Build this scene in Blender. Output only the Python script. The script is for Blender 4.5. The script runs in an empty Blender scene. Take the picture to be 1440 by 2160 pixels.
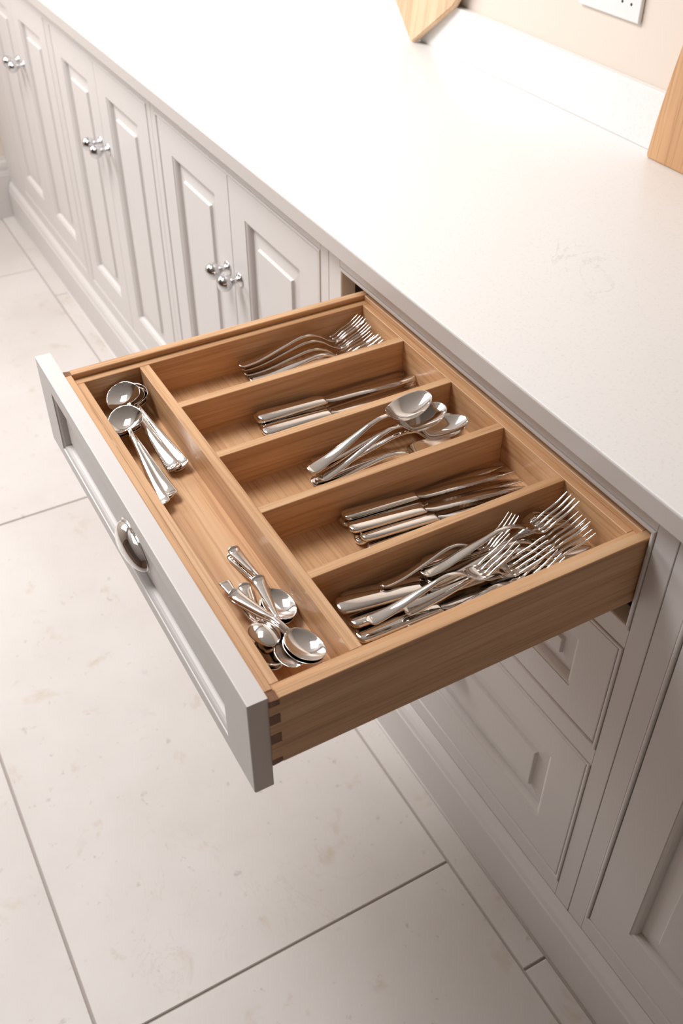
import bpy, bmesh, math, random
import numpy as np
from mathutils import Vector, Matrix
PI = math.pi
D = bpy.data
SC = bpy.context.scene
COL = SC.collection

# ------------------------------------------------------------------ camera, world, lights, exposure
cam_d = D.cameras.new('camera'); cam = D.objects.new('camera', cam_d); COL.objects.link(cam)
cam_d.sensor_fit = 'VERTICAL'; cam_d.sensor_height = 36.0
cam_d.lens = 2087.90 / 2160 * 36.0
Rm = Matrix(((0.48768705, -0.57169179, 0.6597953), (0.87301713, 0.31800708, -0.36974667), (0.00156155, 0.75633326, 0.65418465)))
cam.matrix_world = Matrix.Translation((1.150603, -0.620496, 1.531051)) @ Rm.to_4x4()
cam_d.clip_start = 0.02; cam_d.clip_end = 50
cam_d.dof.use_dof = True; cam_d.dof.focus_distance = 1.15; cam_d.dof.aperture_fstop = 7.1
SC.camera = cam

w = D.worlds.new('world'); SC.world = w; w.use_nodes = True
w.node_tree.nodes['Background'].inputs[0].default_value = (1.0, 0.80, 0.66, 1)
w.node_tree.nodes['Background'].inputs[1].default_value = 0.06

def area_light(name, loc, target, sx, sy, power, color):
    ld = D.lights.new(name, 'AREA'); ld.shape = 'RECTANGLE'; ld.size = sx; ld.size_y = sy
    ld.energy = power; ld.color = color
    o = D.objects.new(name, ld); COL.objects.link(o); o.location = loc
    d = Vector(target) - Vector(loc)
    o.rotation_euler = d.to_track_quat('-Z', 'Y').to_euler()
    return o
area_light('window_daylight', (-2.36, -1.0, 1.65), (-0.6, -0.70, 1.1), 1.3, 1.1, 60, (0.975, 0.985, 1.0))
area_light('ceiling_glow', (-0.65, -0.85, 2.42), (-0.55, -0.70, 0.0), 0.9, 0.7, 37, (1.0, 0.985, 0.985))
SC.view_settings.view_transform = 'Standard'; SC.view_settings.look = 'None'
SC.view_settings.gamma = 1.0; SC.view_settings.use_curve_mapping = False
SC.view_settings.exposure = 0.05

# ------------------------------------------------------------------ materials
def new_mat(name, base, rough=0.5, metal=0.0, spec=0.5, coat=0.0):
    m = D.materials.new(name); m.use_nodes = True
    b = m.node_tree.nodes['Principled BSDF']
    b.inputs['Base Color'].default_value = (*base, 1); b.inputs['Roughness'].default_value = rough
    b.inputs['Metallic'].default_value = metal
    b.inputs['Specular IOR Level'].default_value = spec
    b.inputs['Coat Weight'].default_value = coat; b.inputs['Coat Roughness'].default_value = 0.15
    return m, m.node_tree, b
def N(nt, t, **k):
    n = nt.nodes.new(t)
    for a, v in k.items():
        if a in n.inputs: n.inputs[a].default_value = v
        else: setattr(n, a, v)
    return n
def ramp(nt, src, stops):
    r = nt.nodes.new('ShaderNodeValToRGB')
    el = r.color_ramp.elements
    el[0].position, el[0].color = stops[0][0], (*stops[0][1], 1)
    el[1].position, el[1].color = stops[-1][0], (*stops[-1][1], 1)
    for p, c in stops[1:-1]:
        e = el.new(p); e.color = (*c, 1)
    nt.links.new(src, r.inputs[0]); return r
def mix(nt, fac, a, b, mode='MIX'):
    m = nt.nodes.new('ShaderNodeMix'); m.data_type = 'RGBA'; m.blend_type = mode
    for sock, v in ((m.inputs[0], fac), (m.inputs[6], a), (m.inputs[7], b)):
        if isinstance(v, (int, float)): sock.default_value = v
        elif isinstance(v, tuple): sock.default_value = (*v, 1)
        else: nt.links.new(v, sock)
    return m.outputs[2]

def wood_mat(name, axis, light, mid, dark, scale=1.0, rough=0.42):
    m, nt, b = new_mat(name, mid, rough, coat=0.12)
    tc = N(nt, 'ShaderNodeTexCoord'); oi = N(nt, 'ShaderNodeObjectInfo')
    off = N(nt, 'ShaderNodeVectorMath', operation='SCALE'); nt.links.new(oi.outputs['Random'], off.inputs['Scale']); off.inputs[0].default_value = (3.1, 5.7, 9.3)
    add = N(nt, 'ShaderNodeVectorMath', operation='ADD'); nt.links.new(tc.outputs['Object'], add.inputs[0]); nt.links.new(off.outputs[0], add.inputs[1])
    def mp(al, ac):
        q = N(nt, 'ShaderNodeMapping'); s = [ac * scale] * 3; s[axis] = al * scale
        q.inputs['Scale'].default_value = s; nt.links.new(add.outputs[0], q.inputs['Vector']); return q.outputs[0]
    n1 = N(nt, 'ShaderNodeTexNoise', Scale=1.0, Detail=3.0, Roughness=0.55, Distortion=0.8); nt.links.new(mp(1.6, 34), n1.inputs['Vector'])
    wv = N(nt, 'ShaderNodeTexWave', wave_type='RINGS', Scale=1.0, Distortion=6.0, Detail=2.0); wv.inputs['Detail Scale'].default_value = 1.3
    nt.links.new(mp(1.0, 9), wv.inputs['Vector'])
    n2 = N(nt, 'ShaderNodeTexNoise', Scale=1.0, Detail=2.0, Roughness=0.6); nt.links.new(mp(6, 330), n2.inputs['Vector'])
    c1 = ramp(nt, n1.outputs['Fac'], [(0.20, dark), (0.5, mid), (0.78, light)])
    c2 = ramp(nt, wv.outputs['Fac'], [(0.0, (0.86, 0.80, 0.74)), (0.25, (1, 1, 1)), (1.0, (1.03, 1.02, 1.01))])
    c3 = ramp(nt, n2.outputs['Fac'], [(0.38, (0.78, 0.71, 0.64)), (0.48, (1, 1, 1)), (1.0, (1, 1, 1))])
    k = mix(nt, 0.55, c1.outputs[0], c2.outputs[0], 'MULTIPLY')
    k = mix(nt, 0.75, k, c3.outputs[0], 'MULTIPLY')
    nt.links.new(k, b.inputs['Base Color'])
    bp = N(nt, 'ShaderNodeBump', Strength=0.12, Distance=0.0006); nt.links.new(n2.outputs['Fac'], bp.inputs['Height'])
    nt.links.new(bp.outputs[0], b.inputs['Normal'])
    return m
OAK = ((0.78, 0.525, 0.315), (0.67, 0.405, 0.215), (0.50, 0.27, 0.125))
OAKX = wood_mat('oak_grain_x', 0, *OAK); OAKY = wood_mat('oak_grain_y', 1, *OAK)
OAKE = wood_mat('oak_end_grain', 2, (0.27, 0.13, 0.06), (0.22, 0.10, 0.045), (0.15, 0.065, 0.03), 3.0)
BOARD = wood_mat('beech_board', 2, (0.74, 0.47, 0.27), (0.66, 0.38, 0.19), (0.50, 0.27, 0.12), 0.8, 0.5)
BOARD2 = wood_mat('pale_board', 2, (0.84, 0.62, 0.42), (0.78, 0.54, 0.34), (0.68, 0.44, 0.26), 0.7, 0.5)

PAINT, nt, b = new_mat('painted_wood', (0.69, 0.652, 0.630), 0.42)
tn = N(nt, 'ShaderNodeTexNoise', Scale=180.0, Detail=2.0); bpn = N(nt, 'ShaderNodeBump', Strength=0.04, Distance=0.0005)
nt.links.new(tn.outputs['Fac'], bpn.inputs['Height']); nt.links.new(bpn.outputs[0], b.inputs['Normal'])
DARKIN, _, _ = new_mat('carcass_interior', (0.16, 0.12, 0.10), 0.7)
STEEL, nt, b = new_mat('polished_steel', (0.80, 0.775, 0.75), 0.07, 1.0)
STEEL2, nt, b = new_mat('brushed_blade_steel', (0.76, 0.745, 0.73), 0.11, 1.0)
CHROME, _, _ = new_mat('satin_chrome', (0.66, 0.66, 0.67), 0.13, 1.0)
CHROME2, _, _ = new_mat('bright_chrome', (0.80, 0.79, 0.78), 0.05, 1.0)
WHITEP, _, _ = new_mat('white_plastic', (0.82, 0.81, 0.80), 0.3)
HOLE, _, _ = new_mat('socket_hole', (0.03, 0.03, 0.03), 0.6)
SEAL, _, _ = new_mat('white_sealant', (0.86, 0.83, 0.80), 0.3)
STAMP, _, _ = new_mat('etched_stamp', (0.12, 0.11, 0.10), 0.5, 1.0)

def plaster(name, col):
    m, nt, b = new_mat(name, col, 0.75, spec=0.25)
    n = N(nt, 'ShaderNodeTexNoise', Scale=320.0, Detail=2.0); bb = N(nt, 'ShaderNodeBump', Strength=0.08, Distance=0.0006)
    nt.links.new(n.outputs['Fac'], bb.inputs['Height']); nt.links.new(bb.outputs[0], b.inputs['Normal']); return m
WALL = plaster('cream_wall_paint', (0.80, 0.705, 0.62))
DARK_WALL = plaster('unseen_wall_dark', (0.17, 0.105, 0.07))  # colour for the unseen walls, made dark to cut bounce and darken reflections
CEIL = plaster('white_ceiling_paint', (0.52, 0.50, 0.485))

# quartz worktop with faint grey veins
QUARTZ, nt, b = new_mat('white_quartz', (0.85, 0.84, 0.82), 0.32)
tc = N(nt, 'ShaderNodeTexCoord')
nz = N(nt, 'ShaderNodeTexNoise', Scale=9.0, Detail=6.0, Roughness=0.62, Distortion=1.4); nt.links.new(tc.outputs['Object'], nz.inputs['Vector'])
ms = N(nt, 'ShaderNodeTexNoise', Scale=7.0, Detail=2.0); nt.links.new(tc.outputs['Object'], ms.inputs['Vector'])
vein = ramp(nt, nz.outputs['Fac'], [(0.487, (0, 0, 0)), (0.5, (1, 1, 1)), (0.513, (0, 0, 0))])
mask = ramp(nt, ms.outputs['Fac'], [(0.66, (0, 0, 0)), (0.76, (1, 1, 1))])
f = mix(nt, 1.0, vein.outputs[0], mask.outputs[0], 'MULTIPLY')
fm = N(nt, 'ShaderNodeMath', operation='MULTIPLY'); nt.links.new(f, fm.inputs[0]); fm.inputs[1].default_value = 0.35
sp = N(nt, 'ShaderNodeTexNoise', Scale=260.0, Detail=1.0); nt.links.new(tc.outputs['Object'], sp.inputs['Vector'])
spr = ramp(nt, sp.outputs['Fac'], [(0.25, (0.80, 0.79, 0.775)), (0.42, (0.86, 0.85, 0.835))])
nt.links.new(mix(nt, fm.outputs[0], spr.outputs[0], (0.50, 0.47, 0.46)), b.inputs['Base Color'])

# limestone tile
STONE, nt, b = new_mat('limestone_tile', (0.66, 0.60, 0.55), 0.42)
tc = N(nt, 'ShaderNodeTexCoord'); oi = N(nt, 'ShaderNodeObjectInfo')
off = N(nt, 'ShaderNodeVectorMath', operation='SCALE'); off.inputs[0].default_value = (7, 11, 3); nt.links.new(oi.outputs['Random'], off.inputs['Scale'])
ad = N(nt, 'ShaderNodeVectorMath', operation='ADD'); nt.links.new(tc.outputs['Object'], ad.inputs[0]); nt.links.new(off.outputs[0], ad.inputs[1])
def nn(sc, det, dist=0.0, ro=0.6):
    n = N(nt, 'ShaderNodeTexNoise', Scale=sc, Detail=det, Roughness=ro, Distortion=dist); nt.links.new(ad.outputs[0], n.inputs['Vector']); return n.outputs['Fac']
base = ramp(nt, nn(2.6, 5.0), [(0.3, (0.60, 0.555, 0.52)), (0.5, (0.65, 0.608, 0.575)), (0.7, (0.69, 0.655, 0.625))])
blot = ramp(nt, nn(13.0, 5.0, 0.4), [(0.61, (0, 0, 0)), (0.72, (1, 1, 1))])
pit = ramp(nt, nn(48.0, 3.0, 0.3), [(0.66, (0, 0, 0)), (0.73, (1, 1, 1))])
cr = ramp(nt, nn(5.0, 7.0, 1.5), [(0.495, (0, 0, 0)), (0.5, (1, 1, 1)), (0.505, (0, 0, 0))])
crm = ramp(nt, nn(2.0, 2.0, 0.7), [(0.55, (0, 0, 0)), (0.62, (1, 1, 1))])
def scal(x, k):
    mm = N(nt, 'ShaderNodeMath', operation='MULTIPLY'); nt.links.new(x, mm.inputs[0]); mm.inputs[1].default_value = k; return mm.outputs[0]
c = mix(nt, scal(blot.outputs[0], 0.55), base.outputs[0], (0.52, 0.42, 0.31))
c = mix(nt, scal(pit.outputs[0], 0.50), c, (0.40, 0.34, 0.29))
c = mix(nt, scal(mix(nt, 1.0, cr.outputs[0], crm.outputs[0], 'MULTIPLY'), 0.25), c, (0.42, 0.34, 0.28))
nt.links.new(c, b.inputs['Base Color'])
bb = N(nt, 'ShaderNodeBump', Strength=0.15, Distance=0.001, invert=True); nt.links.new(pit.outputs[0], bb.inputs['Height']); nt.links.new(bb.outputs[0], b.inputs['Normal'])
GROUT, _, _ = new_mat('grey_grout', (0.44, 0.39, 0.36), 0.9)

# ------------------------------------------------------------------ mesh helpers
def link(name, me, mat, parent=None):
    o = D.objects.new(name, me); COL.objects.link(o)
    if mat is not None and not me.materials: me.materials.append(mat)
    if parent is not None: o.parent = parent
    return o
def fin(name, bm, mat, parent=None, smooth=False):
    bmesh.ops.recalc_face_normals(bm, faces=bm.faces)
    me = D.meshes.new(name); bm.to_mesh(me); bm.free()
    if smooth:
        for p in me.polygons: p.use_smooth = True
    return link(name, me, mat, parent)
def add_box(bm, x0, x1, y0, y1, z0, z1, bev=0.0, seg=2):
    vs = [bm.verts.new((x, y, z)) for x in (x0, x1) for y in (y0, y1) for z in (z0, z1)]
    F = [(0, 1, 3, 2), (4, 6, 7, 5), (0, 4, 5, 1), (2, 3, 7, 6), (0, 2, 6, 4), (1, 5, 7, 3)]
    fs = [bm.faces.new([vs[i] for i in f]) for f in F]
    if bev > 0:
        es = list({e for f in fs for e in f.edges})
        bmesh.ops.bevel(bm, geom=es, offset=bev, segments=seg, affect='EDGES', profile=0.5)
def box(name, x0, x1, y0, y1, z0, z1, mat, parent=None, bev=0.0015, seg=2):
    bm = bmesh.new(); add_box(bm, x0, x1, y0, y1, z0, z1, bev, seg)
    return fin(name, bm, mat, parent)
def empty(name, loc):
    o = D.objects.new(name, None); COL.objects.link(o); o.location = loc; o.empty_display_size = 0.02
    return o
def tag(o, label, cat, group=None):
    o['label'] = label; o['category'] = cat
    if group: o['group'] = group
    return o
def struct(o): o['kind'] = 'structure'; return o
def origin(o, p):
    """move a mesh object's origin to p, keeping it in place"""
    o.data.transform(Matrix.Translation(-Vector(p))); o.location = p; return o
def settle(root):
    """children were modelled in world coordinates: keep them there under a moved Empty"""
    bpy.context.view_layer.update()
    inv = Matrix.Translation(-root.location)
    for c in root.children: c.matrix_parent_inverse = inv

def ring_mesh(bm, rings, cap_last=True, back=None):
    """rings: list of (x0,x1,z0,z1,y) rectangles joined one to the next"""
    prev = None; first = None
    for (x0, x1, z0, z1, y) in rings:
        cur = [bm.verts.new(p) for p in ((x0, y, z0), (x1, y, z0), (x1, y, z1), (x0, y, z1))]
        if prev:
            for i in range(4): bm.faces.new((prev[i], prev[(i + 1) % 4], cur[(i + 1) % 4], cur[i]))
        else: first = cur
        prev = cur
    if cap_last: bm.faces.new(prev)
    return first, prev
def framed_panel(name, x0, x1, z0, z1, yf, th, sw, rt, rb, parent, flat=False, slope=0.038):
    """a door or drawer front: outer frame with a moulded inner edge, and a raised panel as its child. yf = front plane, thickness goes +y"""
    ix0, ix1, iz0, iz1 = x0 + sw, x1 - sw, z0 + rb, z1 - rt
    def inn(d, y): return (ix0 + d, ix1 - d, iz0 + d, iz1 - d, yf + y)
    def out(d, y): return (x0 + d, x1 - d, z0 + d, z1 - d, yf + y)
    bm = bmesh.new()
    prof = [inn(0, 0), inn(0.0006, 0.0014), inn(0.003, 0.0017), inn(0.0055, 0.003), inn(0.0075, 0.0055), inn(0.0085, 0.0085), inn(0.0088, 0.0115), inn(0.0088, th)]
    first, last = ring_mesh(bm, [out(0, th), out(0, 0.0014), out(0.0004, 0.0004), out(0.0014, 0)] + prof, cap_last=False)
    for i in range(4): bm.faces.new((first[i], first[(i + 1) % 4], last[(i + 1) % 4], last[i]))
    fr = fin(name, bm, PAINT, parent)
    bm = bmesh.new(); s = slope
    if flat:
        rings = [inn(0.006, th - 0.003), inn(0.0065, 0.0105), inn(0.0155, 0.0105), inn(0.016, 0.0085)]
    else:
        rings = [inn(0.006, th - 0.003), inn(0.0065, 0.0115), inn(0.0105, 0.0113), inn(s, 0.0088), inn(s + 0.0012, 0.0050), inn(s + 0.0018, 0.0043), inn(s + 0.0028, 0.0040)]
    ring_mesh(bm, rings)
    fin('raised_panel', bm, PAINT, fr)
    return fr
def lathe(bm, prof, M, n=32):
    """prof: (radius, height) along local z"""
    rings = []
    for r, h in prof:
        if r < 1e-6: rings.append([bm.verts.new(M @ Vector((0, 0, h)))])
        else: rings.append([bm.verts.new(M @ Vector((r * math.cos(2 * PI * k / n), r * math.sin(2 * PI * k / n), h))) for k in range(n)])
    for a, b_ in zip(rings, rings[1:]):
        for k in range(n):
            k2 = (k + 1) % n
            if len(a) == 1 and len(b_) == 1: continue
            if len(a) == 1: bm.faces.new((a[0], b_[k2], b_[k]))
            elif len(b_) == 1: bm.faces.new((a[k], a[k2], b_[0]))
            else: bm.faces.new((a[k], a[k2], b_[k2], b_[k]))

# ------------------------------------------------------------------ room shell
XW, YW = -2.41, 0.620           # left wall, back wall planes
XR, YF, ZC = 2.7, -3.3, 2.5
def quadwall(name, pts, mat):
    bm = bmesh.new(); bm.faces.new([bm.verts.new(p) for p in pts])
    me = D.meshes.new(name); bm.to_mesh(me); bm.free(); return struct(link(name, me, mat))
def slab(name, x0, x1, y0, y1, z0, z1, mat): return struct(box(name, x0, x1, y0, y1, z0, z1, mat, None, 0))
slab('wall_back', XW - 0.1, XR + 0.1, YW, YW + 0.1, -0.1, ZC, WALL)
slab('wall_left', XW - 0.1, XW, YF, YW, -0.1, ZC, WALL)
slab('wall_right', XR, XR + 0.1, YF, YW, -0.1, ZC, DARK_WALL)
slab('ceiling', XW - 0.1, XR + 0.1, YF - 0.1, YW + 0.1, ZC, ZC + 0.1, CEIL)
# the wall behind the photographer has a wide glazed opening
wf = slab('wall_front', XW - 0.1, XR + 0.1, YF - 0.1, YF, -0.1, 0.85, DARK_WALL)
box('wall_panel', XW - 0.1, XR + 0.1, YF - 0.1, YF, 2.15, ZC, DARK_WALL, wf, 0)
box('wall_panel', XW - 0.1, -2.0, YF - 0.1, YF, 0.85, 2.15, DARK_WALL, wf, 0)
box('wall_panel', 1.2, XR + 0.1, YF - 0.1, YF, 0.85, 2.15, DARK_WALL, wf, 0)

floor = slab('floor', XW - 0.1, XR + 0.1, YF - 0.1, YW + 0.1, -0.1, -0.0035, GROUT)
TX, TY, G = 1.2155, 0.6026, 0.0019
random.seed(5)
rows = {0: 0.6850, 1: 0.4760, 2: 0.6200, 3: 0.50, 4: 0.9, 5: 0.3, 6: 0.7}
tile_cache = {}
for r in range(0, 6):
    y1 = -0.0363 + TY - r * TY; y0 = y1 - TY
    for k in range(-4, 4):
        x0 = rows[r] + k * TX; x1 = x0 + TX
        a0, a1 = max(x0, XW), min(x1, XR); b0, b1 = max(y0, YF), min(y1, YW)
        if a1 - a0 < 0.02 or b1 - b0 < 0.02: continue
        key = (round(a1 - a0, 4), round(b1 - b0, 4))
        if key not in tile_cache:
            bm = bmesh.new(); hx, hy = (a1 - a0) / 2 - G, (b1 - b0) / 2 - G
            add_box(bm, -hx, hx, -hy, hy, -0.009, 0.0, 0.0012, 1)
            bmesh.ops.recalc_face_normals(bm, faces=bm.faces)
            me = D.meshes.new('tile'); bm.to_mesh(me); bm.free(); me.materials.append(STONE); tile_cache[key] = me
        o = link('tile', tile_cache[key], None, floor); o.location = ((a0 + a1) / 2, (b0 + b1) / 2, 0)

# skirting on the left wall
bm = bmesh.new()
prof = [(0, 0), (0.018, 0), (0.018, 0.150), (0.0165, 0.154), (0.0165, 0.160), (0.0145, 0.163), (0.0145, 0.178), (0.012, 0.192), (0.007, 0.202), (0.006, 0.209), (0, 0.209)]
A = [bm.verts.new((XW + x, YF, z)) for x, z in prof]; B = [bm.verts.new((XW + x, 0.03, z)) for x, z in prof]
for i in range(len(prof)): bm.faces.new((A[i], A[(i + 1) % len(prof)], B[(i + 1) % len(prof)], B[i]))
bm.faces.new(A); bm.faces.new(B)
struct(fin('baseboard_left', bm, PAINT))

# ------------------------------------------------------------------ cabinets
YFR = 0.0255; FT = 0.022                    # face frame plane and thickness
ZTOP, ZBOT = 0.8932, 0.162
RUN0, RUN1 = XW + 0.001, 1.44
def face_opening_bead(x0, x1, z0, z1, parent):
    bw, pr = 0.0065, 0.0016
    bm = bmesh.new()
    def o_(d, y): return (x0 - bw + d, x1 + bw - d, z0 - bw + d, z1 + bw - d, y)
    y = YFR
    first, last = ring_mesh(bm, [o_(0.0007, y + FT), o_(0.0007, y - 0.0001), o_(0.0012, y - pr * .7), o_(0.0024, y - pr), o_(0.0042, y - pr), o_(0.0056, y - pr * .7), o_(bw, y + 0.0006), o_(bw, y + FT)], cap_last=False)
    for i in range(4): bm.faces.new((first[i], first[(i + 1) % 4], last[(i + 1) % 4], last[i]))
    return fin('bead_moulding', bm, PAINT, parent)
KP = [(0.0, 0.0), (0.0135, 0.0), (0.0138, 0.0012), (0.0125, 0.0028), (0.0090, 0.0040), (0.0062, 0.0060), (0.0052, 0.0095), (0.0056, 0.0135), (0.0072, 0.0160), (0.0085, 0.0170), (0.0085, 0.0182),
      (0.0110, 0.0200), (0.0140, 0.0238), (0.0155, 0.0285), (0.0155, 0.0325), (0.0143, 0.0370), (0.0118, 0.0408), (0.0080, 0.0434), (0.0040, 0.0446), (0.0, 0.0449)]
kb = bmesh.new(); lathe(kb, KP, Matrix.Rotation(PI / 2, 4, 'X'), 28)
bmesh.ops.recalc_face_normals(kb, faces=kb.faces)
knob_me = D.meshes.new('knob'); kb.to_mesh(knob_me); kb.free(); knob_me.materials.append(CHROME)
for p in knob_me.polygons: p.use_smooth = True
def knob(x, z, parent): o = link('knob', knob_me, None, parent); o.location = (x, YFR, z); return o

def cup_pull(parent, xc, yb, zc, wd=0.096, ht=0.036, dp=0.026):
    """half-shell cup pull: back plate edge at the face, hood bulging out, open underneath"""
    bm = bmesh.new(); nu, nv = 28, 12
    def P(u, v, off):
        # u: -1..1 along the width, v: 0 at the face (top) .. 1 at the front lip (bottom)
        a = u * PI / 2; cx = math.sin(a); cc = max(math.cos(a), 0.0) ** 0.8
        hw = wd / 2 - off
        t = v * PI / 2
        z = zc - ht / 2 + (ht - off) * cc * math.cos(t * 0.93)
        y = yb - (dp - off) * cc ** 0.9 * math.sin(t)
        return (xc + hw * cx, y, z)
    gs = []
    for off in (0.0, 0.0016):
        g = [[bm.verts.new(P(-1 + 2 * i / nu, j / nv, off)) for j in range(nv + 1)] for i in range(nu + 1)]
        for i in range(nu):
            for j in range(nv):
                bm.faces.new((g[i][j], g[i + 1][j], g[i + 1][j + 1], g[i][j + 1]))
        gs.append(g)
    for i in range(nu): bm.faces.new((gs[0][i][nv], gs[0][i + 1][nv], gs[1][i + 1][nv], gs[1][i][nv]))
    # slim flange lying on the face
    bw = 0.0022
    prev = None
    for i in range(nu + 1):
        u = -1 + 2 * i / nu; a = u * PI / 2; s_, c_ = math.sin(a), max(math.cos(a), 0) ** 0.8
        pi = (xc + (wd / 2) * s_, zc - ht / 2 + ht * c_); po = (xc + (wd / 2 + bw) * s_, zc - ht / 2 + (ht + bw) * c_)
        cur = [bm.verts.new((pi[0], yb - 0.0016, pi[1])), bm.verts.new((po[0], yb - 0.0012, po[1])), bm.verts.new((po[0], yb + 0.0002, po[1])), bm.verts.new((pi[0], yb + 0.0002, pi[1]))]
        if prev:
            for k in range(4): bm.faces.new((prev[k], prev[(k + 1) % 4], cur[(k + 1) % 4], cur[k]))
        prev = cur
    bmesh.ops.remove_doubles(bm, verts=bm.verts, dist=1e-5)
    return fin('cup_handle', bm, CHROME2, parent, True)

def carcass(x0, x1, parent, shelf=None):
    bm = bmesh.new(); t = 0.018; y0, y1 = YFR + FT, 0.598
    add_box(bm, x0 + 0.0005, x0 + t, y0, y1, 0.10, ZTOP); add_box(bm, x1 - t, x1 - 0.0005, y0, y1, 0.10, ZTOP)
    add_box(bm, x0 + t, x1 - t, y1 - 0.006, y1, 0.10, ZTOP); add_box(bm, x0 + t, x1 - t, y0, y1 - 0.006, 0.10, 0.118)
    add_box(bm, x0 + t, x1 - t, y0, y1 - 0.006, ZTOP - 0.015, ZTOP - 0.001)
    if shelf: add_box(bm, x0 + t, x1 - t, y0, y1 - 0.006, shelf - 0.012, shelf)
    return fin('carcass', bm, DARKIN, parent)

def door_unit(name, x0, x1, doors, label, group=None, knob_pairs=True):
    """x0..x1 unit, doors = list of door edges inside one opening"""
    u = empty(name, ((x0 + x1) / 2, 0.3, 0.0))
    ox0, ox1, oz0, oz1 = doors[0], doors[-1], ZBOT + 0.0065, 0.8512
    bw = 0.0065
    box('stile', x0 + 0.0005, ox0 - bw, YFR, YFR + FT, 0.10, ZTOP, PAINT, u, 0.0007, 1)
    box('stile', ox1 + bw, x1 - 0.0005, YFR, YFR + FT, 0.10, ZTOP, PAINT, u, 0.0007, 1)
    box('rail', ox0 - bw, ox1 + bw, YFR, YFR + FT, oz1 + bw, ZTOP, PAINT, u, 0.0003, 1)
    box('rail', ox0 - bw, ox1 + bw, YFR, YFR + FT, 0.10, oz0 - bw, PAINT, u, 0.0003, 1)
    face_opening_bead(ox0, ox1, oz0, oz1, u)
    carcass(x0, x1, u)
    g = 0.0012; n = len(doors) - 1
    for i in range(n):
        a, b_ = doors[i] + (g * 1.3 if i == 0 else g / 1.5), doors[i + 1] - (g * 1.3 if i == n - 1 else g / 1.5)
        d = framed_panel('door', a, b_, oz0 + g, oz1 - g, YFR, 0.021, 0.064, 0.057, 0.068, u)
        if n == 2: knob(b_ - 0.026 if i == 0 else a + 0.026, 0.664, d)
        else: knob(b_ - 0.026, 0.664, d)
    settle(u)
    tag(u, label, 'cabinet', group)
    return u
door_unit('base_cabinet', RUN0, -1.4930, [-2.180, -1.850, -1.5205], 'two-door grey base cabinet at the far left end, meeting the cream wall')
door_unit('base_cabinet', -1.4930, -0.7785, [-1.4655, -1.1372, -0.8090], 'two-door grey base cabinet in the middle, second from the far wall')
door_unit('base_cabinet', -0.7785, -0.0425, [-0.7480, -0.4115, -0.0750], 'two-door grey base cabinet directly beside the open drawer, knobs at its middle')
door_unit('base_cabinet', 0.6845, RUN1, [0.7215, 1.062, 1.403], 'shaded base cabinet at the lower right edge, past the drawer stack')

# drawer unit
du = empty('drawer_cabinet', (0.32, 0.3, 0.0))
DX0, DX1 = -0.0016, 0.6480
ops = [(0.7148, 0.8512), (0.4925, 0.6728), (0.1690, 0.4480)]
bw = 0.0065
box('stile', -0.0420, DX0 - bw, YFR, YFR + FT, 0.10, ZTOP, PAINT, du, 0.0007, 1)
box('stile', DX1 + bw, 0.6840, YFR, YFR + FT, 0.10, ZTOP, PAINT, du, 0.0007, 1)
zs = [ZTOP] + [v for o_ in ops for v in (o_[1] + bw, o_[0] - bw)] + [0.10]
for i in range(0, len(zs), 2): box('rail', DX0 - bw, DX1 + bw, YFR, YFR + FT, zs[i + 1], zs[i], PAINT, du, 0.0003, 1)
for z0, z1 in ops: face_opening_bead(DX0, DX1, z0, z1, du)
carcass(-0.0425, 0.6845, du, 0.700)
g = 0.0016
d2 = framed_panel('drawer', DX0 + g, DX1 - g, ops[1][0] + g, ops[1][1] - g, YFR, 0.021, 0.058, 0.042, 0.048, du, slope=0.030)
d3 = framed_panel('drawer', DX0 + g, DX1 - g, ops[2][0] + g, ops[2][1] - g, YFR, 0.021, 0.058, 0.058, 0.072, du, slope=0.034)
cup_pull(d2, 0.3232, YFR + 0.004, 0.585); cup_pull(d3, 0.3232, YFR + 0.004, 0.345)
tag(du, 'grey three-drawer base cabinet with its top oak drawer pulled wide open', 'cabinet')

# the open drawer (a part of the cabinet)
FY0, FY1 = -0.4303, -0.4103
dr = framed_panel('open_drawer', 0.0013, 0.6452, 0.7174, 0.8469, FY0, 0.020, 0.058, 0.0225, 0.0200, du, flat=True)
for c_ in dr.children: pass
cup_pull(dr, 0.3200, FY0 + 0.0090, 0.779, 0.086, 0.027, 0.019)
BX0, BX1, BZ0, BZ1 = 0.0460, 0.6464, 0.7482, 0.8418
YB0, YB1 = FY1, 0.0380
bt = 0.0120
# near side shows its dovetails: the side is notched and darker pins of the front board fill the notches
def side_board(x0, x1, name='side_board'):
    bm = bmesh.new()
    tails = [(0.8385, 0.8418, 0.8355), ]  # unused
    pins = [(0.8338, 0.8418), (0.8085, 0.8215), (0.7808, 0.7940), (0.7482, 0.7568)]
    yk = YB0 + 0.0105
    add_box(bm, x0, x1, yk, YB1, BZ0, BZ1, 0.0008, 1)
    segs = [(0.8215, 0.8338), (0.7940, 0.8085), (0.7568, 0.7808)]
    for a, b_ in segs: add_box(bm, x0 + 0.0001, x1 - 0.0001, YB0, yk + 0.001, a + 0.0002, b_ - 0.0002, 0)
    s = fin(name, bm, OAKY, dr)
    for a, b_ in pins:
        bm = bmesh.new(); add_box(bm, x0 + 0.0002, x1 - 0.0002, YB0, yk, a, b_, 0.0002, 1)
        # pins flare towards the front
        for v in bm.verts:
            if v.co.y > yk - 0.001:
                v.co.z += (0.0011 if v.co.z < (a + b_) / 2 else -0.0011)
        fin('dovetail_pin', bm, OAKE, dr)
    return s
side_board(BX0, BX0 + bt); side_board(BX1 - bt, BX1)
box('front_board', BX0 + bt + 0.0001, BX1 - bt - 0.0001, YB0 + 0.0001, YB0 + 0.0098, BZ0, BZ1, OAKX, dr, 0.0008, 1)
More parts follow.
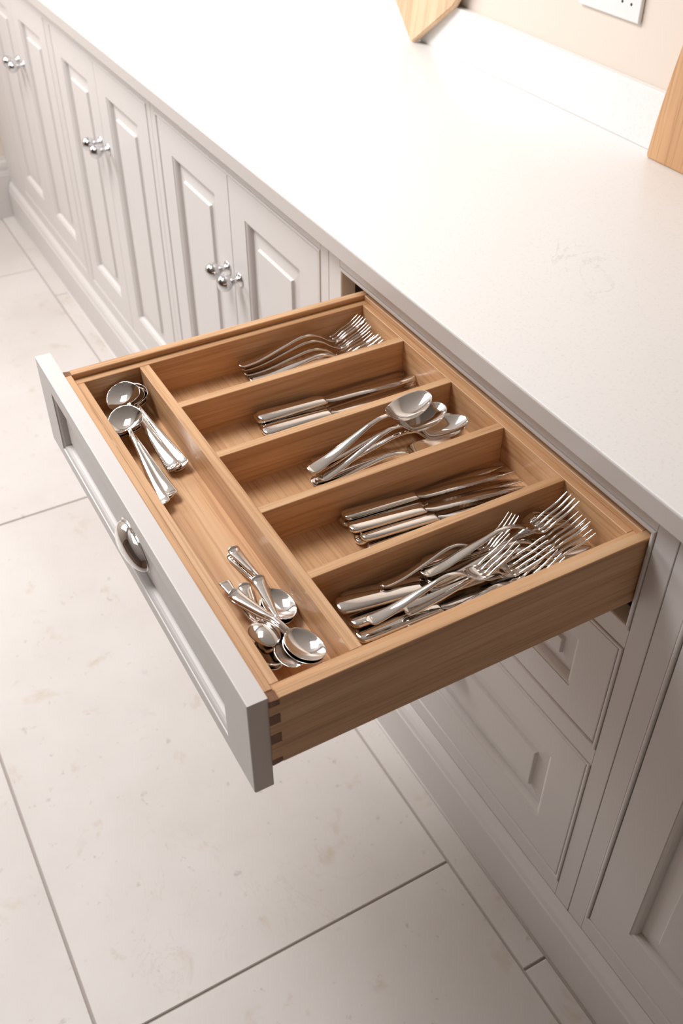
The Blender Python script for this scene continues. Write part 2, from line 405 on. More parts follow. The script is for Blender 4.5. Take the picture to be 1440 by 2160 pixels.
box('back_board', BX0 + bt + 0.0001, BX1 - bt - 0.0001, YB1 - 0.0098, YB1, BZ0, BZ1 - 0.0005, OAKX, dr, 0.0008, 1)
box('bottom_board', BX0 + 0.004, BX1 - 0.004, YB0 + 0.001, YB1 - 0.001, 0.7600, 0.7690, OAKX, dr, 0.0, 1)

settle(du)
# cutlery tray lying in the drawer
TZ0, TZ1, TF = 0.7692, 0.8340, 0.7835
tray = empty('cutlery_tray', (0.3463, -0.18, TZ0))
TX0, TX1, TY0_, TY1_ = 0.0582, 0.6342, -0.4002, 0.0280
parts = []
def tp(name, *a, **k):
    o = box(name, *a, tray, 0.0006, 1); parts.append(o); return o
tp('tray_wall', TX0, 0.0695, TY0_, TY1_, TZ0, TZ1, OAKY)
tp('tray_wall', 0.6230, TX1, TY0_, TY1_, TZ0, TZ1, OAKY)
tp('tray_wall', 0.0696, 0.6229, TY0_, -0.3890, TZ0, TZ1, OAKX)
tp('tray_wall', 0.0696, 0.6229, 0.0190, TY1_, TZ0, TZ1, OAKX)
tp('divider', 0.0696, 0.6229, -0.3150, -0.3020, TZ0 + .005, TZ1 - .0003, OAKX)
for xa in (0.1680, 0.2826, 0.3950, 0.5090): tp('divider', xa, xa + 0.0120, -0.3019, 0.0189, TZ0 + .005, TZ1 - 0.0006, OAKY)
o = box('tray_base', TX0 + 0.001, TX1 - 0.001, TY0_ + 0.001, TY1_ - 0.001, TZ0 + 0.0005, TF, OAKX, tray, 0, 1); parts.append(o)
settle(tray)
tag(tray, 'oak cutlery tray with a long front trough and five compartments behind it', 'cutlery tray')

# continuous plinth in front of the carcasses, and the sealant line on the floor
bm = bmesh.new()
prof = [(0.060, 0.0005), (0.0085, 0.0005), (0.0085, 0.0985), (0.0095, 0.1000), (0.0105, 0.1008), (0.0125, 0.1120), (0.0165, 0.1200), (0.0235, 0.1275), (0.0250, 0.1278), (0.0250, 0.0990), (0.060, 0.0990)]
A = [bm.verts.new((RUN0 + 0.02, y, z)) for y, z in prof]; B = [bm.verts.new((RUN1, y, z)) for y, z in prof]
for i in range(len(prof)): bm.faces.new((A[i], A[(i + 1) % len(prof)], B[(i + 1) % len(prof)], B[i]))
bm.faces.new(A); bm.faces.new(B)
struct(fin('baseboard_front', bm, PAINT))
bm = bmesh.new(); bmesh.ops.create_cone(bm, cap_ends=True, segments=10, radius1=0.0032, radius2=0.0032, depth=RUN1 - RUN0 - 0.06)
bmesh.ops.rotate(bm, verts=bm.verts, matrix=Matrix.Rotation(PI / 2, 3, 'Y')); bmesh.ops.translate(bm, verts=bm.verts, vec=((RUN0 + RUN1) / 2 + 0.02, 0.0078, 0.0006))
struct(fin('trim_1', bm, SEAL, None, True))

# worktop and upstand
EDGE, _, _ = new_mat('quartz_edge_shaded', (0.60, 0.56, 0.53), 0.38)  # white quartz with the shade of the front face put into its colour
wt = box('worktop', RUN0, RUN1 + 0.02, 0.0016, YW - 0.0005, 0.8935, 0.9200, QUARTZ, None, 0.0016, 3)
fe = box('front_edge', RUN0, RUN1 + 0.02, 0.0, 0.0050, 0.8933, 0.9188, EDGE, wt, 0.0012, 2); fe['label'] = 'white quartz front edge, shade put into its colour'
tag(wt, 'long white quartz worktop with faint veins running over all the cabinets', 'worktop')
up = box('upstand', RUN0, RUN1 + 0.02, 0.6058, YW - 0.0005, 0.9202, 1.0113, QUARTZ, None, 0.0010, 2)
tag(up, 'low white quartz upstand along the back of the worktop', 'upstand')

# ------------------------------------------------------------------ socket, chopping boards
sk = box('wall_socket', -0.2405, -0.0945, YW - 0.0075, YW - 0.0003, 1.0905, 1.1765, WHITEP, None, 0.0022, 3)
for (hx, hz) in ((-0.1375, 1.1155), (-0.1165, 1.1150), (-0.2150, 1.1155), (-0.1940, 1.1150)):
    bm = bmesh.new(); lathe(bm, [(0, 0.0004), (0.0021, 0.0004), (0.0024, 0.0), (0.0024, -0.001), (0.0, -0.001)], Matrix.Translation((hx, YW - 0.0075, hz)) @ Matrix.Rotation(PI / 2, 4, 'X'), 14)
    fin('socket_hole', bm, HOLE, sk)
for sx in (-0.205, -0.127):
    bm = bmesh.new(); add_box(bm, sx - 0.0035, sx + 0.0035, YW - 0.0082, YW - 0.007, 1.150, 1.156, 0.0003, 1); fin('earth_slot', bm, HOLE, sk)
tag(sk, 'white double electrical socket plate on the cream wall above the upstand', 'socket')

def slab_outline(name, pts, thick, mat):
    """pts in local x,z; front face at y=0, thickness to +y"""
    bm = bmesh.new()
    f = bm.faces.new([bm.verts.new((x, 0, z)) for x, z in pts])
    r = bmesh.ops.extrude_face_region(bm, geom=[f])
    bmesh.ops.translate(bm, verts=[v for v in r['geom'] if isinstance(v, bmesh.types.BMVert)], vec=(0, thick, 0))
    es = [e for e in bm.edges if len(e.link_faces) == 2 and e.calc_face_angle(0) > 1.0]
    bmesh.ops.bevel(bm, geom=es, offset=0.0022, segments=3, affect='EDGES')
    return fin(name, bm, mat)
# pointed paddle board
R_, ha = 0.155, math.radians(55); cz = R_ / math.sin(ha)
pts = []
for k in range(9):
    t = -PI / 2 - (PI / 2 - ha) + k / 8 * (PI - 2 * ha); pts.append((0.012 * math.cos(t), 0.012 / math.sin(ha) + 0.012 * math.sin(t)))
for k in range(49):
    t = -(PI / 2 - (PI / 2 - ha)) + 0; a0 = -ha + 0.0; t = (-(PI / 2) + (PI / 2 - (PI / 2 - ha))) if False else (-(PI / 2 - ha)) + k / 48 * (PI + 2 * (PI / 2 - ha))
    pts.append((R_ * math.cos(t), cz + R_ * math.sin(t)))
b1 = slab_outline('chopping_board', pts, 0.015, BOARD2)
b1.location = (-0.7040, 0.5815, 0.9203); b1.rotation_euler = (math.radians(-5.6), math.radians(1.5), 0)
tag(b1, 'pale wooden board balanced on its pointed corner against the upstand at the top', 'chopping board')
pts = []
W_, H_, rc = 0.30, 0.40, 0.030
prof_l = [(0.0, 0.006), (0.0022, 0.0), (W_ - 0.01, 0.0), (W_, 0.01), (W_, H_ - 0.03), (W_ - 0.03, H_), (0.06, H_)]
pts = prof_l + [(0.052 - 0.052 * (1 - k / 10) ** 1.7 * 1.0 if False else 0.055 * (1 - k / 10) ** 1.35, H_ - 0.012 - (H_ - 0.03) * k / 10) for k in range(0, 10)]
b2 = slab_outline('chopping_board', pts, 0.020, BOARD)
b2.location = (0.0085, 0.5795, 0.9203); b2.rotation_euler = (math.radians(-3.6), 0, 0)
tag(b2, 'thick honey-coloured wooden board standing upright at the right edge of the photo', 'chopping board')

# ------------------------------------------------------------------ cutlery
def crv(knots, s):
    xs = np.array([k[0] for k in knots]); ys = np.array([k[1] for k in knots], float)
    h = np.diff(xs); d = np.diff(ys) / h; m = np.zeros(len(xs)); m[0] = d[0]; m[-1] = d[-1]
    for i in range(1, len(xs) - 1): m[i] = 0 if d[i - 1] * d[i] <= 0 else 2 * d[i - 1] * d[i] / (d[i - 1] + d[i])
    s = np.clip(s, xs[0], xs[-1]); i = np.clip(np.searchsorted(xs, s) - 1, 0, len(h) - 1)
    t = (s - xs[i]) / h[i]
    return (2 * t**3 - 3 * t**2 + 1) * ys[i] + (t**3 - 2 * t**2 + t) * h[i] * m[i] + (-2 * t**3 + 3 * t**2) * ys[i + 1] + (t**3 - t**2) * h[i] * m[i + 1]

def loft(stations, nu=8):
    """stations: (x, half_width, z, dish, thickness, crown, yoff). returns verts, faces, ring index of each face"""
    V, F, Rg = [], [], []
    n = 2 * nu
    us = [-math.cos(PI * k / nu) for k in range(nu + 1)]
    for (x, w_, z, dish, t, crown, yo) in stations:
        top = [(x, yo + u * w_, z - dish * (1 - u * u) + crown * (1 - u * u) + t / 2 * math.sqrt(max(0, 1 - u**4))) for u in us]
        bot = [(x, yo + u * w_, z - dish * (1 - u * u) - t / 2 * math.sqrt(max(0, 1 - u**4))) for u in us[1:-1]][::-1]
        V += top + bot
    m = len(stations)
    for i in range(m - 1):
        for k in range(n):
            F.append((i * n + k, i * n + (k + 1) % n, (i + 1) * n + (k + 1) % n, (i + 1) * n + k)); Rg.append(i)
    F.append(tuple(range(n))[::-1]); Rg.append(0); F.append(tuple((m - 1) * n + k for k in range(n))); Rg.append(m - 2)
    return V, F, Rg
def split_meshes(V, F, Rg, groups, mats):
    """one smooth surface cut into several meshes that keep the shared normals"""
    full = D.meshes.new('tmp'); full.from_pydata(V, [], F); full.update()
    bm = bmesh.new(); bm.from_mesh(full); bmesh.ops.recalc_face_normals(bm, faces=bm.faces); bm.to_mesh(full); bm.free(); full.update()
    vn = [v.normal.copy() for v in full.vertices]; polys = [tuple(p.vertices) for p in full.polygons]
    out = []
    for (nm, lo, hi), mt in zip(groups, mats):
        fs = [f for f, r in zip(polys, Rg) if lo <= r < hi]
        ids = sorted({i for f in fs for i in f}); mp = {i: j for j, i in enumerate(ids)}
        me = D.meshes.new(nm); me.from_pydata([V[i] for i in ids], [], [tuple(mp[i] for i in f) for f in fs]); me.update()
        for p in me.polygons: p.use_smooth = True
        me.normals_split_custom_set_from_vertices([vn[i] for i in ids]); me.materials.append(mt)
        out.append((nm, me))
    D.meshes.remove(full); return out

def handle_w(s, we, wn, sn, L, sq=1.0):
    """half width along a handle whose end is rounded, narrowest at sn"""
    w0 = crv([(0, we * 0.92), (0.05, we), (0.14, we * 0.86), (0.3, we * 0.55 + wn * .35), (sn * 0.8, wn * 1.12), (sn, wn)], s)
    r = we * sq / L   # rounding length
    k = np.clip(s / (r * 0.9), 0, 1)
    return w0 * np.sqrt(np.clip(1 - (1 - k) ** 2.6, 0.0, 1))

def make_spoon(L, bl, bw_, depth, we, wn, arch, round_=2.0, curl=0.0015, sq=1.0):
    ns = 64; s = np.unique(np.concatenate([np.linspace(0.0006, 0.04, 8), np.linspace(0.04, 1 - bl, 30), np.linspace(1 - bl, 0.9995, 34)]))
    sb = 1 - bl; st = []
    for q in s:
        x = q * L
        wh = float(handle_w(min(q, sb), we, wn, sb, L, sq))
        if q > sb - 0.0:
            t = (q - sb) / bl
            e = abs(2 * t ** 0.90 - 1) ** round_
            wb = bw_ * math.sqrt(max(0, 1 - e)) if round_ else 0
            w_ = math.hypot(wb, wn * max(0, 1 - t * 2.5)) if t < 0.4 else max(wb, 0.0003)
            dish = depth * math.sin(PI * min(1, t ** 0.8)) ** 0.75 if 0 < t < 1 else 0
            th = 0.0024 - 0.0010 * min(1, t * 4)
        else: w_, dish, th = wh, 0, 0.0022 + 0.0012 * float(crv([(0, 0), (sb * .5, .3), (sb, 1)], q))
        z = float(crv([(0, 0.0030 + curl), (0.05, 0.0016), (0.12, 0.0024), (sb * 0.55, arch * 0.62), (sb * 0.86, arch), (sb, arch * 0.86), (sb + bl * 0.22, depth + 0.0018), (sb + bl * .6, depth + 0.0010), (1, depth + 0.0030)], q))
        crown = 0.0007 if q < sb * 0.8 else 0.0
        st.append((x, w_, z, dish, th, crown * (1 if q > .03 else 0), 0))
    V, F, Rg = loft(st, 9)
    cut = int(np.searchsorted(s, sb + 0.0005))
    return split_meshes(V, F, Rg, [('handle', 0, cut), ('bowl', cut, 10**6)], [STEEL, STEEL])

def make_fork(L, hw, we, wn, arch, rise, troot=0.76):
    zk = [(0, 0.0034), (0.04, 0.0017), (0.11, 0.0022), (0.36, arch * .66), (0.54, arch), (0.63, arch * .72), (0.70, arch * .22 + .001), (0.765, 0.0014), (0.84, 0.0030 + rise * .20), (0.92, rise * .58), (1, rise)]
    s = np.unique(np.concatenate([np.linspace(0.0006, 0.04, 8), np.linspace(0.04, 0.58, 26), np.linspace(0.58, troot, 16)]))
    st = []
    for q in s:
        if q < 0.58: w_ = float(handle_w(q, we, wn, 0.58, L))
        else: w_ = float(crv([(0.58, wn), (0.635, wn * 1.25), (0.67, hw * .62), (0.70, hw * .90), (0.73, hw), (troot, hw)], q))
        dish = 0.0016 * float(crv([(0, 0), (0.62, 0), (0.70, 1), (1, 1)], q))
        th = float(crv([(0, .0020), (.3, .0024), (.6, .0034), (.7, .0022), (troot, .0018)], q))
        st.append((q * L, w_, float(crv(zk, q)), dish, th, 0.0006 if q < .5 and q > .03 else 0, 0))
    V, F, Rg = loft(st, 8)
    out = split_meshes(V, F, Rg, [('handle', 0, 10**6)], [STEEL])
    tw = hw * 0.150
    for k in range(4):
        u = (-1 + 2 * k / 3); yc = u * (hw - tw)
        st = []
        for q in np.concatenate([np.linspace(troot - 0.012, 0.985, 14), [0.994, 0.999]]):
            tt = (q - troot) / (1 - troot)
            w_ = tw * (1.25 if tt < 0 else float(crv([(0, 1.25), (.08, 1.0), (.7, .85), (.94, .6), (1, .15)], tt)))
            th = float(crv([(-.1, .0018), (.3, .0023), (.8, .0018), (1, .0008)], tt))
            st.append((q * L, w_, float(crv(zk, q)) - 0.0016 * (1 - u * u) * (1 - max(0, tt)) , 0, th, 0, yc))
        V, F, Rg = loft(st, 4)
        out += split_meshes(V, F, Rg, [('tine', 0, 10**6)], [STEEL])
    return out

def make_knife(L, hl, he, hn, ht, bw2, pointed=False):
    s = np.unique(np.concatenate([[0.0004, 0.0015, 0.004, 0.009, 0.016, 0.026], np.linspace(0.04, hl - 0.02, 14), np.linspace(hl - 0.02, hl, 6)]))
    st = []
    for q in s:
        e = min(1, q / 0.03)
        rnd = math.sqrt(max(0.02, 1 - (1 - e) ** 2.4))
        w_ = float(crv([(0, he * .94), (.06, he), (.25, he * .84), (hl - .03, hn * 1.05), (hl, hn)], q)) * rnd
        th = float(crv([(0, ht * .9), (.08, ht), (hl - .05, ht * .92), (hl - .012, ht * .80), (hl, ht * .35)], q)) * (0.4 + .6 * rnd)
        st.append((q * L, w_, ht / 2 + 0.0004, 0, th, 0, 0))
    V, F, Rg = loft(st, 8)
    out = split_meshes(V, F, Rg, [('handle', 0, 10**6)], [STEEL])
    # blade: spine on +y, edge on -y
    V, F, Rgs = [], [], []
    qs = np.concatenate([np.linspace(hl - 0.004, hl + 0.03, 6), np.linspace(hl + 0.04, 0.93, 40 if pointed else 16), np.linspace(0.935, 0.9995, 9)])
    zc = ht / 2
    for i, q in enumerate(qs):
        t = (q - hl) / (1 - hl)
        if pointed:
            yt = float(crv([(0, hn * .55), (.07, bw2 * .55), (.4, bw2 * .70), (.75, bw2 * .35), (1, -bw2 * .55)], t))
            yb = float(crv([(0, -hn * .55), (.08, -bw2 * .8), (.5, -bw2 * .95), (.85, -bw2 * .85), (1, -bw2 * .62)], t))
            if 0.25 < t < 0.93 and i % 2: yb += 0.0011
        else:
            yt = float(crv([(0, hn * .5), (.06, bw2 * .55), (.3, bw2 * .75), (.8, bw2 * .80), (.93, bw2 * .62), (1, 0.0)], t))
            yb = float(crv([(0, -hn * .5), (.07, -bw2 * .8), (.3, -bw2 * .85), (.75, -bw2 * 1.05), (.93, -bw2 * .8), (1, -0.0006)], t))
        h = float(crv([(0, .0011), (.3, .0008), (1, .0005)], t)); x = q * L
        V += [(x, yb, zc - 0.0001), (x, yb + (yt - yb) * .35, zc - h * .8), (x, yt - 0.0003, zc - h), (x, yt, zc), (x, yt - 0.0003, zc + h), (x, yb + (yt - yb) * .35, zc + h * .8), (x, yb, zc + 0.0001)]
    n = 7
    for i in range(len(qs) - 1):
        for k in range(n): F.append((i * n + k, i * n + (k + 1) % n, (i + 1) * n + (k + 1) % n, (i + 1) * n + k))
    F.append(tuple(range(n))); F.append(tuple((len(qs) - 1) * n + k for k in range(n)))
    me = D.meshes.new('blade'); me.from_pydata(V, [], F); me.update()
    bm = bmesh.new(); bm.from_mesh(me); bmesh.ops.recalc_face_normals(bm, faces=bm.faces); bm.to_mesh(me); bm.free()
    me.materials.append(STEEL2)
    for p in me.polygons: p.use_smooth = (abs(p.normal.z) > 0.5)
    out.append(('blade', me))
    return out

KIND = {
    'dfork': (make_fork(0.195, 0.0125, 0.0092, 0.0030, 0.0175, 0.0240), 0.195, 'dinner_fork'),
    'sfork': (make_fork(0.172, 0.0108, 0.0080, 0.0028, 0.0165, 0.0280), 0.172, 'dessert_fork'),
    'tspoon': (make_spoon(0.205, 0.350, 0.0222, 0.0090, 0.0102, 0.0031, 0.0200), 0.205, 'tablespoon'),
    'sspoon': (make_spoon(0.172, 0.275, 0.0230, 0.0095, 0.0088, 0.0027, 0.0170, sq=0.7), 0.172, 'soup_spoon'),
    'teasp': (make_spoon(0.128, 0.365, 0.0158, 0.0062, 0.0070, 0.0025, 0.0105, sq=0.45), 0.128, 'teaspoon'),
    'knife': (make_knife(0.232, 0.415, 0.0118, 0.0078, 0.0075, 0.0100), 0.232, 'table_knife'),
    'sknife': (make_knife(0.226, 0.420, 0.0100, 0.0070, 0.0068, 0.0112, True), 0.226, 'steak_knife'),
}
CAT = {'dfork': 'fork', 'sfork': 'fork', 'tspoon': 'spoon', 'sspoon': 'spoon', 'teasp': 'spoon', 'knife': 'knife', 'sknife': 'knife'}
def xform(kind, A, B, roll=0, flip=False, scale=1.0, anchor='A'):
    L = KIND[kind][1]
    A, B = Vector(A), Vector(B); x = (B - A).normalized()
    if anchor == 'B': A = B - x * L * scale
    z = Vector((0, 0, 1)); y = z.cross(x).normalized(); z = x.cross(y)
    M = Matrix.Translation(A) @ Matrix((x, y, z)).transposed().to_4x4() @ Matrix.Rotation(math.radians(roll), 4, 'X')
    if flip: M = M @ Matrix.Rotation(PI, 4, 'X')
    return M @ Matrix.Diagonal((scale, scale, scale, 1))
def put(kind, A, B, label, group, *pose):
    meshes, L, nm = KIND[kind]
    e = empty(nm, (0, 0, 0)); e.matrix_world = xform(kind, A, B, *pose)
    for pn, me in meshes: link(pn, me, None, e)
    tag(e, label, CAT[kind], group)
    return e
G1, G2, G3, G4, G5, G6, G7 = ('dinner forks in the farthest compartment', 'table knives in the second compartment', 'tablespoons in the middle compartment', 'steak knives in the fourth compartment', 'mixed cutlery heaped in the nearest compartment', 'soup spoons at the far end of the front trough', 'teaspoons at the near end of the front trough')
# (kind, handle end, tip, label, group, roll, flip, scale, anchor)
ITEMS = [
('dfork',(0.0869,-0.1772,0.8030),(0.0877,0.0099,0.8030),'dinner fork on top of the stack nearest the drawer side, farthest compartment',G1,-8,False,1,'B'),
('dfork',(0.0862,-0.1758,0.7965),(0.1000,0.0125,0.7965),'second dinner fork down, tines fanned just right of the top fork',G1,-8,False,1,'B'),
('dfork',(0.0895,-0.1739,0.7903),(0.1115,0.0140,0.7900),'dinner fork third in the fan of the farthest compartment',G1,-4,False,1,'B'),
('dfork',(0.1080,-0.1794,0.7900),(0.1300,0.0150,0.7905),'bright-handled dinner fork lying against the first divider',G1,6,False,1,'B'),
('dfork',(0.0930,-0.1775,0.7850),(0.1480,0.0120,0.7850),'lowest dinner fork of the farthest compartment, tine tips at the divider',G1,0,False,1,'B'),
('knife',(0.2046,-0.2111,0.7935),(0.2117,0.0151,0.7925),'top table knife of the second compartment, full blade showing',G2,4,False,1,'A'),
('knife',(0.1971,-0.2128,0.7845),(0.1860,0.0201,0.7845),'table knife beneath the top one, its blade lying by the far divider wall',G2,0,False,1,'A'),
('knife',(0.2147,-0.2135,0.7845),(0.2141,0.0111,0.7845),'table knife tucked between the top knife and the one at the divider',G2,0,False,1,'A'),
('knife',(0.2280,-0.2175,0.7925),(0.2350,0.0077,0.7900),'table knife with a broad bright handle along the near divider',G2,0,False,1,'A'),
('tspoon',(0.3340,-0.2080,0.8020),(0.3130,-0.0300,0.8300),'top tablespoon with its whole bowl facing up, handle crossing the others',G3,6,False,0.91,'A'),
('tspoon',(0.3420,-0.2000,0.7930),(0.3300,-0.0050,0.8130),'tablespoon second from the top, bowl half hidden under the top bowl',G3,4,False,0.92,'A'),
('tspoon',(0.3090,-0.1900,0.7860),(0.3170,0.0160,0.7880),'tablespoon lying nearest the far divider, bowl at the back corner',G3,0,False,0.98,'A'),
('tspoon',(0.3180,-0.1850,0.7840),(0.3520,0.0150,0.7990),'tablespoon with its bowl touching the back wall beside the near divider',G3,2,False,0.96,'A'),
('tspoon',(0.3350,-0.2050,0.7840),(0.3690,-0.0150,0.7900),'tablespoon whose bowl rim peeks just over the near divider',G3,10,False,0.92,'A'),
('sknife',(0.4200,-0.2099,0.7925),(0.4364,0.0140,0.7890),'topmost steak knife beside the far divider, thin blade edge bright',G4,-6,False,1,'A'),
('sknife',(0.4167,-0.2110,0.7838),(0.4150,0.0130,0.7838),'steak knife underneath at the far divider, blade lying in its shade',G4,-4,False,1,'A'),
('sknife',(0.4330,-0.2099,0.7905),(0.4544,0.0099,0.7900),'second steak knife of the fan, dark pointed blade',G4,-6,False,1,'A'),
('sknife',(0.4462,-0.2167,0.7900),(0.4640,0.0060,0.7890),'third steak knife, bright rounded handle in the middle of the fan',G4,-5,False,1,'A'),
('sknife',(0.4506,-0.2112,0.7838),(0.4720,0.0100,0.7838),'steak knife lying low between the middle handles of the fan',G4,-4,False,1,'A'),
('sknife',(0.4580,-0.2080,0.7910),(0.4800,0.0100,0.7870),'fourth steak knife handle from the far divider, serrated edge up',G4,-4,False,1,'A'),
('sknife',(0.4740,-0.2070,0.7865),(0.4830,0.0080,0.7870),'steak knife with a white-bright handle against the near divider',G4,0,False,1,'A'),
# heap in the nearest compartment
('dfork',(0.5365,-0.1790,0.8090),(0.5420,0.0100,0.8070),'upside-down dinner fork on top of the nested row at the far divider',G5,0,True,1,'A'),
('dfork',(0.5350,-0.1760,0.8050),(0.5410,0.0130,0.8030),'upside-down dinner fork nested second in the row at the far divider',G5,0,True,1,'A'),
('dfork',(0.5345,-0.1735,0.8010),(0.5400,0.0155,0.7990),'lowest upside-down dinner fork of the nested row',G5,0,True,1,'A'),
('dfork',(0.5500,-0.1850,0.7940),(0.5551,0.0059,0.8020),'dinner fork with tines pointing at the back wall, first of the upright fan',G5,-10,False,1,'B'),
('dfork',(0.5600,-0.1800,0.7920),(0.5730,0.0076,0.7990),'dinner fork in the middle of the upright fan of tines',G5,-6,False,1,'B'),
('dfork',(0.5600,-0.1816,0.7870),(0.5850,0.0066,0.7930),'lowest dinner fork of the upright fan, tines nearest the drawer side',G5,-4,False,1,'B'),
('sfork',(0.5431,-0.2340,0.8060),(0.5570,-0.0651,0.8010),'small fork slung across the heap with short tines raised in its middle',G5,0,False,1,'A'),
('sfork',(0.5782,-0.2700,0.8050),(0.5880,-0.1020,0.8060),'small fork lying nearest the front of the heap with pinkish tines raised',G5,0,False,1,'A'),
('sfork',(0.5740,-0.2260,0.8010),(0.5770,-0.0514,0.7990),'small fork behind the front one, its raised tines leaning to the fan',G5,0,False,1,'A'),
('sfork',(0.6020,-0.2230,0.7900),(0.6060,-0.0530,0.8000),'small fork pressed to the near side, only its bright tines showing',G5,0,False,1,'B'),
('knife',(0.5298,-0.2741,0.7870),(0.5571,-0.0942,0.7860),'table knife in the heap with its handle near the far divider corner',G5,0,False,1,'A'),
('knife',(0.5444,-0.2871,0.7940),(0.5752,-0.1078,0.7900),'broad bright table knife handle at the front left of the heap',G5,0,False,1,'A'),
('knife',(0.5637,-0.2821,0.7900),(0.5722,-0.0866,0.7880),'table knife under the front small fork, its handle edge facing up',G5,-12,False,1,'A'),
('knife',(0.5749,-0.2812,0.7838),(0.5908,-0.0997,0.7838),'table knife flat on the tray floor at the front of the heap',G5,0,False,1,'A'),
('knife',(0.6020,-0.2327,0.7838),(0.5960,-0.0236,0.7838),'table knife lying along the near side wall of the tray',G5,0,False,1,'A'),
('knife',(0.5560,-0.2100,0.7838),(0.5848,0.0120,0.7838),'table knife buried in the heap, its blade tip reaching the back corner',G5,0,False,1,'B'),
# soup spoons
('sspoon',(0.2419,-0.3400,0.7925),(0.0715,-0.3470,0.8080),'soup spoon with its round bowl open on top of the pile by the corner',G6,-20,False,1,'A'),
('sspoon',(0.2477,-0.3372,0.7870),(0.0740,-0.3420,0.8000),'soup spoon nested beneath the top round bowl',G6,-16,False,1,'A'),
('sspoon',(0.2436,-0.3260,0.7900),(0.0735,-0.3360,0.8010),'soup spoon nearest the long divider, handle end by the divider',G6,-24,False,1,'A'),
('sspoon',(0.2379,-0.3300,0.7850),(0.0760,-0.3400,0.7930),'soup spoon under the one by the long divider',G6,-14,False,1,'A'),
('sspoon',(0.2980,-0.3745,0.7920),(0.1270,-0.3660,0.8040),'soup spoon with its open bowl leaning over the front trough wall',G6,-14,False,1,'A'),
('sspoon',(0.2870,-0.3600,0.7900),(0.1240,-0.3630,0.7990),'soup spoon nested beneath the one at the front wall, longest handle',G6,-12,False,1,'A'),
('sspoon',(0.2860,-0.3660,0.7860),(0.1200,-0.3630,0.7920),'lowest soup spoon along the front trough wall',G6,-10,False,1,'A'),
# teaspoons
('teasp',(0.3981,-0.3368,0.7900),(0.5190,-0.3300,0.7875),'upper teaspoon with its handle end pointing away, bowl beside the divider',G7,0,False,1,'A'),
('teasp',(0.4020,-0.3395,0.7838),(0.5215,-0.3340,0.7838),'teaspoon nested under the upper one beside the divider',G7,0,False,1,'A',),
('teasp',(0.4369,-0.3449,0.7870),(0.5800,-0.3720,0.7860),'teaspoon whose bowl rests at the front wall beside the upside-down bowl',G7,0,False,1,'B'),
('teasp',(0.4500,-0.3340,0.7900),(0.5900,-0.3540,0.7838),'teaspoon with a short bright handle showing between the crossed ones',G7,0,False,1,'B'),
('teasp',(0.4600,-0.3660,0.8000),(0.5590,-0.3590,0.8010),'upside-down teaspoon with its bowl back facing up',G7,0,True,0.92,'B'),
('teasp',(0.4702,-0.3694,0.8040),(0.5960,-0.3320,0.7920),'teaspoon crossing over the others, bowl open near the drawer corner',G7,0,False,1.03,'A'),
('teasp',(0.4740,-0.3700,0.8000),(0.5990,-0.3345,0.7860),'teaspoon nested exactly under the crossing one',G7,0,False,1.03,'A'),
]
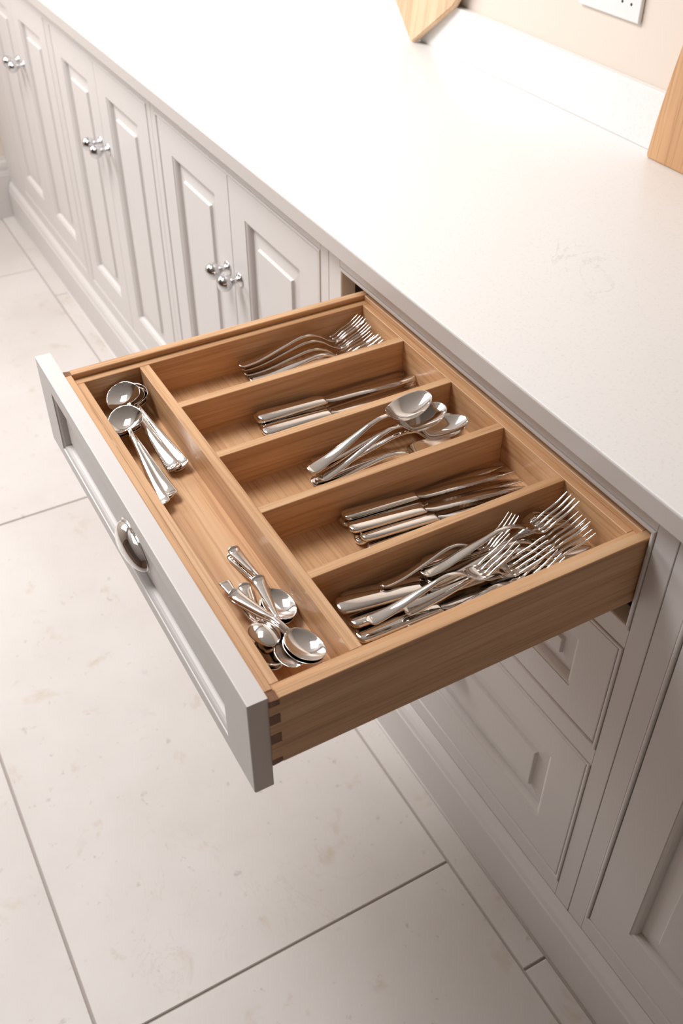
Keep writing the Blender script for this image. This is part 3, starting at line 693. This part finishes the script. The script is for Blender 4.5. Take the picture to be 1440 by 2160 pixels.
# small settling offsets (metres) that keep every piece clear of its neighbours
SHIFTS = [(0.00000, 0.00000, 0.00000, 0.00000, 0.00000, 0.00000, 0.000), (0.00000, 0.00000, 0.00000, 0.00000, 0.00000, 0.00000, 0.000), (0.00027, -0.00004, -0.00003, 0.00004, -0.00004, -0.00397, 0.060), (0.00000, 0.00000, 0.00000, 0.00000, 0.00000, 0.00000, 0.000), (0.00000, 0.00000, 0.00000, 0.00000, 0.00000, 0.00000, 0.000), (0.00012, -0.00180, 0.00420, -0.00006, -0.00180, 0.00012, -0.117), (-0.00021, -0.00013, 0.00611, 0.00094, -0.00013, -0.00022, -0.058), (0.00000, 0.00000, 0.00000, 0.00000, 0.00000, 0.00000, 0.000), (0.00000, 0.00000, 0.00000, 0.00000, 0.00000, 0.00000, 0.000), (0.00005, 0.00003, 0.00017, 0.00008, 0.00003, 0.00230, 0.032), (-0.00001, 0.00015, 0.00002, -0.00005, 0.00015, 0.01038, -0.098), (-0.00008, 0.00001, 0.00330, 0.00135, 0.00001, -0.00010, 0.223), (0.00000, 0.00017, 0.00012, -0.00007, 0.00017, 0.00714, 0.101), (0.00000, 0.00000, 0.00000, 0.00000, 0.00000, 0.00000, 0.000), (0.00004, 0.00000, 0.00317, 0.00014, 0.00000, 0.00009, -0.234), (0.00079, 0.00010, 0.00001, 0.00003, 0.00010, -0.00001, 0.292), (-0.00000, 0.00021, -0.00002, -0.00005, 0.00021, -0.00200, 0.066), (-0.00002, 0.00007, 0.01055, -0.00002, 0.00007, 0.00000, -0.075), (0.00000, 0.00000, 0.00000, 0.00000, 0.00000, 0.00000, 0.000), (0.00002, -0.00003, 0.00290, -0.00009, -0.00003, 0.00069, -0.088), (0.00000, 0.00000, 0.00000, 0.00000, 0.00000, 0.00000, 0.000), (-0.00004, -0.00000, 0.00079, -0.00006, -0.00000, 0.00752, -0.307), (-0.00001, -0.00080, 0.00062, 0.00005, -0.00080, 0.00759, -0.964), (-0.00040, -0.00354, 0.00001, -0.00018, -0.00354, 0.00872, 0.036), (0.00002, -0.00008, 0.01426, -0.00047, -0.00008, 0.01335, 3.878), (-0.00001, 0.00011, 0.01199, 0.00011, 0.00011, -0.00009, 0.267), (0.00004, -0.00025, 0.01435, -0.00005, -0.00025, 0.00007, 0.047), (-0.00021, -0.00004, 0.00015, -0.01148, -0.00004, 0.00195, -22.111), (-0.00018, -0.00015, 0.00033, -0.00003, -0.00015, 0.01802, -0.122), (0.00409, -0.00172, -0.00187, 0.00681, -0.00172, 0.00425, 16.589), (-0.00012, -0.00013, 0.00060, -0.00007, -0.00013, 0.00002, -0.169), (0.00171, 0.00001, 0.00457, -0.00032, 0.00001, 0.00137, -0.149), (-0.00005, 0.00001, 0.00763, 0.00011, 0.00001, 0.00382, -0.674), (-0.00011, 0.00004, 0.00311, -0.00010, 0.00004, 0.00193, 0.646), (0.00000, 0.00012, -0.00008, -0.00020, 0.00012, 0.00476, -0.964), (0.00002, -0.00003, -0.00008, -0.00005, -0.00003, -0.00086, 0.075), (0.00000, 0.00000, 0.00000, 0.00000, 0.00000, 0.00000, 0.000), (0.00000, 0.00000, 0.00000, 0.00000, 0.00000, 0.00000, 0.000), (-0.00623, -0.00022, 0.00214, -0.00623, -0.00003, 0.00211, -0.079), (-0.00228, -0.00001, 0.00014, -0.00228, -0.00017, 0.00010, -0.019), (0.00256, -0.00005, 0.00005, 0.00256, -0.00002, 0.00014, -0.108), (-0.00005, -0.00011, -0.00020, -0.00005, 0.00399, 0.00833, -0.322), (-0.00087, -0.00006, 0.00003, -0.00087, -0.00080, -0.00434, 2.644), (0.00015, -0.00002, -0.00017, 0.00015, -0.00035, -0.00092, -0.029), (0.00208, -0.00001, 0.00016, 0.00208, 0.00003, 0.00007, -0.523), (0.00000, 0.00000, 0.00000, 0.00000, 0.00000, 0.00000, 0.000), (0.00000, 0.00000, 0.00000, 0.00000, 0.00000, 0.00000, 0.000), (0.00002, -0.00027, 0.01192, 0.00002, 0.00025, 0.00685, 0.728), (0.00011, -0.00097, -0.00017, 0.00011, -0.00414, 0.01261, -0.858), (0.00362, 0.00012, 0.00036, 0.00362, -0.00004, 0.00942, -0.134), (0.00007, -0.00001, -0.00027, 0.00007, -0.00018, 0.01242, -0.169)]
for it, sh in zip(ITEMS, SHIFTS):
    it = list(it)
    it[1] = tuple(a + b_ for a, b_ in zip(it[1], sh[:3])); it[2] = tuple(a + b_ for a, b_ in zip(it[2], sh[3:6])); it[5] += sh[6]
    put(*it)
